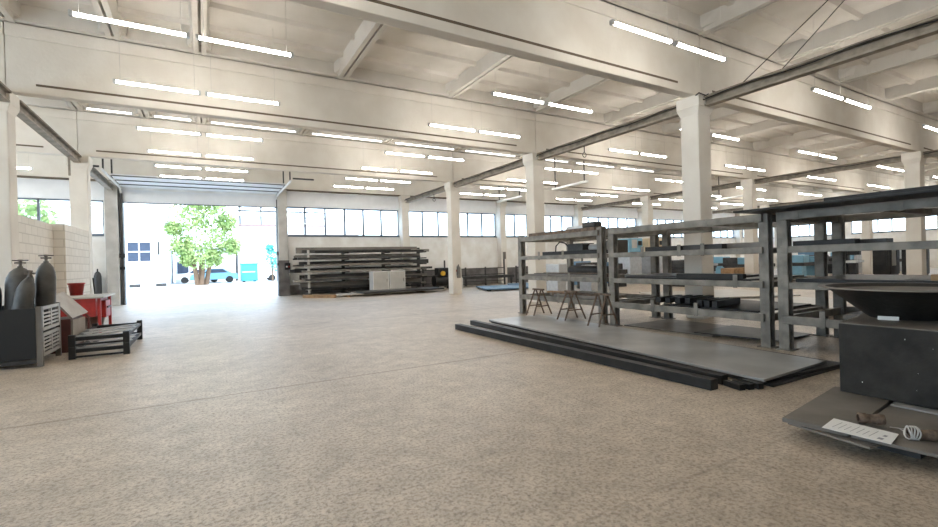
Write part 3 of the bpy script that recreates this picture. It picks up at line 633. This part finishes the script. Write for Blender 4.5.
# cylinders and rods by the left of the gate
for i, (x, y, h) in enumerate(((-4.12, 24.2, 1.55), (-3.80, 24.1, 1.5))):
    e = empty('tall_cylinder', (x, y, 0), 'dark tall cylinder against the wall left of the gate, ' + ('outer one', 'one nearer the gate')[i], 'gas cylinder', 'cylinders by the gate')
    MB().lathe([(0, 0), (.13, 0), (.13, h-.25), (.1, h-.12), (.04, h-.05), (0, h-.05)], (x, y, 0), 18).build('body', cyldk, e); MB().tube((x, y, h-.06), (x, y, h+.06), .025, 8).build('valve', steel, e)
mesh_thing('steel_rod', MB().tube((-2.98, 18.75, 0), (-3.03, 18.5, 1.25), .025, 8), steel2, 'dark rod leaning on the column left of the gate', 'rod')

# ------------------------------------------------------------------ back wall stores
cz = empty('cantilever_rack', (7.2, 23.4, 0), 'cantilever rack loaded with long dark bars against the back wall', 'rack')
for x in (4.35, 6.2, 8.35, 10.4):
    u = (B(x-.07, 23.65, 0, x+.07, 23.8, 2.3) if x > 5 else B(x-.05, 22.925, .12, x+.05, 22.985, 2.2)).build('upright', palegrey if x == 4.35 else steel2, cz)
    B(x-.08, 22.7, 0, x+.08, 24.0, .12).build('base_foot', steel2, cz)
    for z in (.32, .72, 1.12, 1.42, 1.74, 2.06): B(x-.06, 22.75, z-.05, x+.06, 23.65, z).build('arm', steel if x > 5 else palegrey, u)
B(4.35, 23.68, .18, 10.4, 23.76, .26).build('tie_bar', steel2, cz)
lw_ = ['lowest', 'second', 'third', 'fourth', 'fifth', 'top']
for li, z in enumerate((.32, .72, 1.12, 1.42, 1.74, 2.06)):
    gap = (.33, .33, .22, .25, .25, .26)[li]
    for k in range(5):
        y = 22.84+(.11+.145*k if k else 0); a = 3.65+random.uniform(-.1, .7); b = 10.5+random.uniform(-.9, .5); h = (random.uniform(.2, .6) if k < 3 else random.uniform(.75, .95))*gap if k > 0 else random.uniform(.05, .10); wd = .13; h += .08 if li == 5 and k > 2 else 0
        if k == 0: a += .5*(li % 2); b -= .8*((li+1) % 2)
        mm = (steel, steel2, rackm, plate2, steel2)[(k+li) % 5]
        mesh_thing('steel_bar', MB().bar((a, y, z+.001+h/2), (b, y, z+.001+h/2), wd, h), mm, f'long steel bar, {ords[k]} from the front on the {lw_[li]} arms of the back wall rack', 'bar', 'bars on the cantilever rack')
for i in range(2):
    x = 7.2+.88*i; c = empty('white_cabinet', (x+.4, 22.3, 0), ('left', 'right')[i] + ' of two white metal cabinets before the loaded back rack', 'cabinet', 'white cabinets')
    B(x, 22.0, .10, x+.82, 22.6, 1.08).build('body', wht, c, bevel=.01); B(x+.03, 21.985, .14, x+.79, 21.999, 1.04).build('door', palegrey, c, bevel=.004); B(x+.7, 21.965, .55, x+.72, 21.984, .7).build('handle', steel2, c); B(x+.03, 22.05, 0, x+.79, 22.55, .10).build('plinth', steel2, c)
for i, (poly, z0, z1, m_, l) in enumerate((([(5.1, 20.6), (9.9, 20.5), (9.9, 21.6), (5.3, 21.7)], .08, .12, palegrey, 'pale steel plate on the pile before the white cabinets'), ([(6.2, 20.3), (10.2, 20.2), (10.2, 21.5), (6.2, 21.6)], .121, .2, steel2, 'dark plate topping the pile before the white cabinets'))): slab(poly, z0, z1, m_, l, group='plates by the back rack')
for i, (x, l) in enumerate(((5.6, 'left'), (9.3, 'right'))): mesh_thing('timber_batten', B(x-.06, 20.55, 0, x+.06, 21.5, .08), wood, f'{l} timber batten under the plates by the back rack', 'batten')
mesh_thing('timber_baulk', MB().bar((3.9, 21.9, .07), (5.0, 20.6, .07), .16, .14), wood, 'brown timber beam on the floor left of the back plates', 'timber')
cp = empty('compressor', (11.2, 22.3, 0), 'dark compressor with a yellow dial beside the back rack', 'compressor')
MB().tube((10.7, 22.4, .45), (11.75, 22.4, .45), .3, 20).build('tank', steel, cp); B(10.85, 22.15, .72, 11.5, 22.65, 1.15).build('motor', steel, cp, bevel=.05); MB().tube((11.1, 22.13, .85), (11.1, 22.04, .85), .13, 16).build('dial', yellow, cp)
for x in (10.85, 11.6): B(x-.05, 22.2, 0, x+.05, 22.6, .2).build('leg', steel2, cp)
mesh_thing('grey_canister', MB().lathe([(0, 0), (.17, 0), (.18, .02), (.18, .55), (.1, .65), (.05, .68), (0, .68)], (11.9, 21.7, 0), 18), palegrey, 'pale grey canister beside the compressor', 'canister')
fx = empty('fire_extinguisher', (9.95, 18.29, .62), 'fire extinguisher hanging on the column near the back wall', 'fire extinguisher')
MB().lathe([(0, 0), (.085, 0), (.09, .02), (.09, .42), (.06, .5), (.03, .53), (0, .53)], (9.98, 18.27, .72), 18).build('body', plate2, fx); MB().tube((9.98, 18.27, 1.25), (9.98, 18.27, 1.33), .02, 8).build('valve', steel, fx); MB().pipe([(9.98, 18.25, 1.30), (9.87, 18.22, 1.25), (9.86, 18.22, .85)], .014, 6).build('hose', rubber, fx)
B(9.9, 18.36, 1.0, 10.06, 18.374, 1.1).build('bracket', redm, fx)
mesh_thing('notice_plate', B(16.42, 24.13, 1.55, 16.62, 24.158, 2.0), plate2, 'small grey notice plate on the pilaster behind the blue pallets', 'notice')
# blue low platforms
for i, (poly, l) in enumerate((([(11.6, 18.6), (14.6, 17.7), (15.6, 20.2), (12.6, 21.2)], 'blue-grey low platform right of the extinguisher column'), ([(14.6, 20.9), (17.2, 19.9), (17.7, 21.1), (15.2, 22.0)], 'second blue low platform farther along the back wall'))):
    r = empty('low_platform', (poly[0][0]+1.5, poly[0][1]+1, 0), l, 'platform', 'blue platforms'); MB().prism(poly, .06, .12).build('deck', blue, r)
    for (x, y) in poly:
        cx = sum(p_[0] for p_ in poly)/4; cy = sum(p_[1] for p_ in poly)/4; x += (cx-x)*.12; y += (cy-y)*.12; B(x-.08, y-.08, 0, x+.08, y+.08, .06).build('foot', steel2, r)
# rail fence along the back wall
def fence(x0, x1, y, label):
    r = empty('guard_fence', ((x0+x1)/2, y, 0), label, 'fence', 'dark guard fences at the back wall')
    n = int((x1-x0)/1.2)
    for k in range(n+1): x = x0+(x1-x0)*k/n; B(x-.035, y-.035, 0, x+.035, y+.035, 1.1+.45*(k % 3 == 1)).build('post', steel2, r)
    for z in (.25, .65, 1.02): B(x0, y-.02, z-.025, x1, y+.02, z+.025).build('rail', steel2, r)
fence(10.6, 16.1, 23.6, 'dark guard fence behind the extinguisher column'); fence(17.0, 22.6, 23.6, 'dark guard fence along the wall behind the first rack'); fence(23.6, 29, 23.6, 'dark guard fence at the far back wall')
def conveyor(x0, x1, y, label, m_):
    r = empty('roller_conveyor', ((x0+x1)/2, y, 0), label, 'conveyor', 'low conveyors by the back wall')
    for s in (-.35, .35): B(x0, y+s-.03, .45, x1, y+s+.03, .6).build('side_rail', m_, r)
    n = int((x1-x0)/.5)
    for k in range(n): x = x0+.25+k*.5; MB().tube((x, y-.32, .55), (x, y+.32, .55), .06, 10).build('roller', steel2, r)
    for x in (x0+.2, x1-.2):
        for s in (-.35, .35): B(x-.04, y+s-.04, 0, x+.04, y+s+.04, .45).build('leg', steel2, r)
conveyor(12.0, 16.0, 22.8, 'dark roller conveyor behind the blue platform', steel2)

# ------------------------------------------------------------------ machines and stores seen through the racks
def machine(x, y, w_, d, h, m_, label, kind=0, zb=.1):
    r = empty(('machine_cabinet', 'milling_machine', 'lathe_machine')[kind], (x, y, 0), label, 'machine', 'machines in the far bays')
    if kind == 0:
        k0 = zb; B(x-w_/2, y-d/2, zb, x+w_/2, y+d/2, h).build('housing', m_, r, bevel=.03); B(x-w_/2+.05, y-d/2+.05, 0, x+w_/2-.05, y+d/2-.05, zb).build('plinth', galv if zb > .5 else steel2, r)
        B(x-w_*.35, y-d/2-.02, k0+(h-k0)*.3, x+w_*.05, y-d/2-.001, k0+(h-k0)*.9).build('door', palegrey if m_ is not cream else wht, r, bevel=.005); B(x+w_*.15, y-d/2-.03, k0+(h-k0)*.5, x+w_*.4, y-d/2-.001, k0+(h-k0)*.8).build('panel', steel, r)
        B(x-w_/2-.02, y-d*.3, k0+(h-k0)*.3, x-w_/2-.001, y+d*.3, k0+(h-k0)*.85).build('side_panel', m_, r)
    elif kind == 1:
        B(x-w_/2, y-d/2, 0, x+w_/2, y+d/2, .25).build('base', steel2, r); B(x-w_*.25, y+d*.05, .25, x+w_*.25, y+d/2, h).build('column_body', m_, r, bevel=.03)
        B(x-w_*.2, y-d/2, h-.5, x+w_*.2, y+d*.05, h-.1).build('spindle_head', m_, r, bevel=.03); MB().tube((x, y-d*.3, h-.5), (x, y-d*.3, h-.75), .07, 12).build('spindle', galv, r)
        B(x-w_*.6, y-d/2, .85, x+w_*.6, y, .97).build('work_table', galv, r); B(x-w_*.2, y-d*.35, .25, x+w_*.2, y, .85).build('knee', m_, r)
    else:
        B(x-w_/2, y-d*.4, .0, x-w_*.3, y+d*.4, .65).build('pedestal', m_, r); B(x+w_*.3, y-d*.4, 0, x+w_/2, y+d*.4, .65).build('pedestal', m_, r)
        B(x-w_/2, y-d/2, .65, x+w_/2, y+d/2, .85).build('bed', steel2, r, bevel=.02); B(x-w_/2, y-d/2, .85, x-w_*.22, y+d/2, h).build('headstock', m_, r, bevel=.04)
        B(x+w_*.3, y-d*.3, .85, x+w_*.45, y+d*.3, h-.1).build('tailstock', m_, r, bevel=.03); MB().tube((x-w_*.22, y, h-.2), (x-w_*.12, y, h-.2), .16, 16).build('chuck', galv, r); B(x-w_*.05, y-d*.6, .85, x+w_*.1, y+d*.3, 1.05).build('carriage', m_, r, bevel=.02)
    return r
machine(20.0, 17.3, 1.0, 1.0, 2.45, sky_blue, 'light blue machine cabinet seen above the middle rack shelf', 0, 1.7); machine(21.4, 17.0, 1.0, .9, 2.45, cream, 'cream machine cabinet beside the light blue one', 0, 1.7)
machine(24.6, 16.0, .9, 1.0, 1.7, teal, 'teal milling machine seen left of the tallest column', 1); machine(16.9, 16.3, 2.6, .9, 1.25, steel2, 'dark lathe seen through the farthest rack', 2); machine(19.0, 19.0, 2.6, .9, 1.3, blue, 'blue lathe behind the farthest rack', 2)
machine(33.0, 19.5, 3.2, 1.0, 1.3, sky_blue, 'blue lathe right of the tallest column', 2); machine(37.0, 16.6, 3.0, 1.0, 1.3, galv, 'light blue lathe seen beside the right rack post', 2); machine(32.0, 14.2, 2.6, 1., 1.3, sky_blue, 'small light blue lathe seen through the right rack', 2)
machine(40.5, 15.2, 3, 1., 1.4, sky_blue, 'far light blue lathe through the right rack', 2); machine(44.0, 19, 2, 1.2, 2.0, blue, 'blue machine cabinet near the far corner'); machine(29.2, 10.9, .8, .9, 1.75, steel, 'black drilling machine seen through the right rack', 1)
machine(33.8, 10.9, 1.3, .8, 1.7, steel, 'left black cabinet by the distant column through the right rack'); machine(34.0, 9.7, 1.3, .8, 1.7, steel, 'right black cabinet by the distant column through the right rack'); machine(42.0, 12.5, 2.4, 1.0, 1.6, galv, 'grey machine far behind the black drilling machine', 2); machine(42, 9.4, 1.5, 1, 1.9, steel2, 'dark cabinet at the far right edge')
machine(27.5, 21.5, 3, 1, 1.4, steel2, 'dark lathe at the back wall beyond the slim column', 2)
for (x, y, m_, l) in ((20.6, 14.0, steel2, 'dark lathe seen between the shelves of the middle rack'), (26.5, 17.6, galv, 'pale grey lathe far behind the tallest column'), (30.0, 17.0, steel2, 'dark lathe beyond the wooden crates'), (35.5, 14.6, steel2, 'dark lathe seen through the right rack, nearer the posts'), (28.5, 15.2, sky_blue, 'light blue lathe just behind the wooden crates'), (38.6, 13.2, galv, 'pale lathe through the right rack behind the bowl'), (14.0, 15.2, galv, 'pale lathe seen through the lower shelves of the farthest rack')):
    machine(x, y, 2.4, .9, 1.25, m_, l, 2)
for i in range(3):
    x, y = 24.4+.95*i, 14.3-.22*i; r = empty('wooden_crate', (x, y, 0), f'brown wooden crate right of the tallest column, {ords[i]} from left', 'crate', 'wooden crates')
    B(x-.42, y-.35, .12, x+.42, y+.35, .72).build('box', wood, r, bevel=.01)
    for s in (-.3, 0, .3): B(x+s-.06, y-.35, 0, x+s+.06, y+.35, .12).build('skid', wood, r)
    for z in (.22, .42, .62): B(x-.43, y-.365, z-.05, x+.43, y-.351, z+.05).build('batten', wood, r)
slab([(10.6, 5.4), (14.5, 3.4), (16.2, 7.2), (12.4, 9.0)], .04, .07, palegrey, 'pale steel sheet on the floor behind the tallest column', group='pale sheets behind the racks'); slab([(13.2, 9.4), (16.8, 7.6), (18.2, 10.4), (14.6, 12.2)], .04, .08, palegrey, 'farther pale steel sheet on the floor behind the racks', group='pale sheets behind the racks')
for x, y in ((12.0, 6.6), (14.2, 6.0), (15.6, 9.4), (16.4, 10.4)): mesh_thing('timber_batten', B(x-.5, y-.05, 0, x+.5, y+.05, .04), wood, 'timber batten under the pale sheets behind the racks', 'batten', 'battens under pale sheets')

# ------------------------------------------------------------------ the yard outside
asph = mat('sunlit_yard', (.72, .70, .66), .9, var=.08, scale=.5); bwall = mat('pale_render', (.80, .80, .80), .9, var=.04, scale=.3); dkglass = mat('dark_window', (.035, .05, .085), .35, 0, var=.2)
struct('ground', B(-60, YB+.3, -.25, 60, 110, -.02), asph, 'sunlit pale yard outside the gate')
bl = empty('white_building', (-8, 54, 0), 'white building with a dark four-pane window outside the gate', 'building')
B(-20, 50, 0, -2.9, 60, 8.4).build('wall', bwall, bl); B(-20.2, 49.8, 5.5, -2.85, 50.05, 5.66).build('cornice', palegrey, bl)
wn = B(-5.75, 49.93, 2.2, -4.05, 49.99, 3.98).build('window', dkglass, bl); f = MB()
for x in (-5.8, -4.93, -4.05): f.box(x-.05, 49.88, 2.15, x+.05, 49.95, 4.03)
for z in (2.2, 3.1, 3.98): f.box(-5.8, 49.88, z-.05, -4.05, 49.95, z+.05)
f.build('window_frame', wht, wn); MB().tube((-3.5, 49.9, 2.8), (-3.5, 49.9, 4.0), .06, 8).build('drainpipe', steel2, bl)
for x, z, l in ((-5.2, .0, 'left'), (-3.3, .0, 'right')): mesh_thing('kerb_stone', MB().obox((x, 48.9, .12), (.8, .4, .28), .1), steel2, f'{l} dark stone at the foot of the white building', 'stone', bevel=.05)
lowb = empty('white_shed', (0, 58, 0), 'low white shed behind the tree', 'building'); B(-2.6, 57, 0, 3.0, 63, 3.6).build('wall', bwall, lowb); B(-2.75, 56.7, 3.6, 3.1, 63.2, 3.85).build('roof', palegrey, lowb); B(-2.4, 56.95, 1.0, -1.4, 56.999, 2.2).build('window', dkglass, lowb)
fb = empty('pale_hall', (8, 56, 0), 'pale hall with grey pipes on its roof edge, right of the tree', 'building')
B(3.3, 54, 0, 16, 62, 6.9).build('wall', bwall, fb); B(3.25, 53.9, 0, 3.4, 54, 6.9).build('corner_trim', palegrey, fb); B(5.1, 53.94, 0, 5.16, 53.999, 5.0).build('panel_joint', palegrey, fb); B(3.3, 53.93, 4.9, 16, 53.999, 5.02).build('panel_joint', palegrey, fb)
pk = MB(); pk.tube((3.2, 53.5, 5.9), (12, 53.5, 5.9), .12, 10); pk.build('roof_pipe', mat('pale_rust', (.33, .22, .20), .8), fb)
pk = MB(); pk.tube((3.2, 53.5, 7.4), (12, 53.5, 7.4), .09, 10); pk.build('roof_pipe', steel2, fb)
for x in (3.4, 5.4, 7.4): B(x-.06, 53.4, 5.8, x+.06, 53.6, 7.9).build('pipe_post', steel2, fb)
for x in (3.4, 5.4, 7.4): B(x-.16, 53.35, 7.75, x+.16, 53.65, 8.0).build('lamp_head', steel2, fb)
ct = empty('blue_container', (3.9, 52, 0), 'bright blue container on the yard right of the tree', 'container'); B(3.25, 51.4, 0.1, 4.75, 52.6, 1.75).build('body', teal, ct, bevel=.04); B(3.2, 51.35, 1.75, 4.8, 52.65, 1.86).build('lid', teal, ct)
for x in (3.5, 4.5): B(x-.1, 51.5, 0, x+.1, 52.5, .1).build('foot', rubber, ct)
MB().obox((3.9, 51.39, 1.0), (1.2, .03, .08)).build('rib', wht, ct)
def car(x, y, m_, label, rz=0):
    r = empty('car', (x, y, 0), label, 'car', 'parked cars in the yard')
    pr = [(-2.1, .35), (-2.1, .75), (-1.9, .9), (-1.15, .98), (-.55, 1.42), (.75, 1.45), (1.45, 1.02), (2.0, .92), (2.1, .6), (2.1, .35)]
    b = MB(); n = len(pr); vs = [(x+a, y-.85, z) for a, z in pr]+[(x+a, y+.85, z) for a, z in pr]
    b.add(vs, [tuple(range(n)), tuple(range(2*n-1, n-1, -1))]+[(i, (i+1) % n, n+(i+1) % n, n+i) for i in range(n)]); b.build('body', m_, r, bevel=.06)
    gl = [(-.95, 1.0), (-.5, 1.36), (.7, 1.38), (1.2, 1.02)]; MB().add([(x+a, y-.865, z) for a, z in gl]+[(x+a, y-.855, z) for a, z in gl], [(0, 1, 2, 3), (7, 6, 5, 4), (0, 4, 5, 1), (1, 5, 6, 2), (2, 6, 7, 3), (3, 7, 4, 0)]).build('side_window', dkglass, r)
    for a in (-1.3, 1.3):
        for s in (-.78, .78): MB().tube((x+a, y+s-.1, .33), (x+a, y+s+.1, .33), .33, 18).build('wheel', rubber, r)
car(.9, 52.5, sky_blue, 'pale blue parked car just right of the tree trunk'); car(-.4, 55.2, wht, 'white parked car behind the tree trunk'); car(7.4, 52.4, wht, 'white parked car at the gate edge beyond the blue container')
def foliage(centres, n, size, seed):
    rg = np.random.default_rng(seed); b = MB()
    for k in range(n):
        c, rr = centres[rg.integers(len(centres))]; d = rg.normal(size=3); d /= np.linalg.norm(d); p = Vector(c)+Vector(d*(rr*(.35+.8*rg.random()**.7))); a = Vector(rg.normal(size=3)).normalized(); t = a.cross(Vector(rg.normal(size=3))).normalized(); s = size*rg.uniform(.6, 1.4)
        b.add([p-a*s, p+t*s*.5, p+a*s, p-t*s*.5], [(0, 1, 2, 3)])
    return b
leaf = mat('leaf_green', (.36, .44, .16), .7, 0, col2=(.19, .30, .09), scale=1.2); bark = mat('bark', (.16, .10, .06), .9, 0, bump=.5)
t = empty('leafy_tree', (-.2, 47.5, 0), 'big leafy green tree with several stems outside the gate', 'tree')
tr_ = MB()
for a, b in (((-.5, 47.5), (-.8, 47.2)), ((-.2, 47.4), (.0, 47.6)), ((.15, 47.6), (.6, 47.8)), ((-.3, 47.8), (-.2, 48.3))): tr_.tube((a[0], a[1], -.03), (b[0], b[1], 2.4), .22, 9, .13)
tr_.build('trunk', bark, t)
cs = [((-.2, 47.5, 4.4), 2.0), ((-1.1, 47.2, 5.9), 1.4), ((.3, 47.8, 6.4), 1.6), ((1.5, 47.4, 4.0), 1.1), ((-1.6, 47.5, 3.5), .9), ((-.4, 47.5, 7.6), 1.2), ((1.0, 47.0, 7.2), 1.0), ((2.3, 47.5, 3.4), .7), ((-.3, 47, 2.7), 1.2), ((1.9, 47.5, 5.6), .75), ((-2.2, 47.3, 5.0), .6), ((.8, 47.3, 2.4), .7), ((-1.2, 47.4, 2.3), .6)]
foliage(cs, 8000, .14, 3).build('crown', leaf, t)
tl_ = mat('cyan_leaf', (.10, .45, .40), .7, 0)
s_ = empty('green_shrub', (6.1, 51, 0), 'blue-green shrub before the pale hall near the gate edge', 'shrub')
MB().tube((6.1, 51, -.02), (6.1, 51, 2), .07, 8).build('stem', bark, s_); foliage([((6.0, 51, 2.6), .7), ((6.4, 51, 1.7), .6), ((5.9, 51, 3.3), .4)], 500, .14, 5).build('leaves', tl_, s_)
sb = empty('leafy_tree', (-13.5, 33, 0), 'green tree seen through the window left of the gate', 'tree'); MB().tube((-13.5, 33, -.02), (-13.5, 33, 4), .2, 9).build('trunk', bark, sb); foliage([((-13.5, 33, 5.5), 2.2), ((-12, 33, 4.2), 1.5), ((-10, 33.5, 4.0), 1.6), ((-8.3, 33.5, 4.4), 1.3)], 3000, .16, 8).build('crown', leaf, sb)
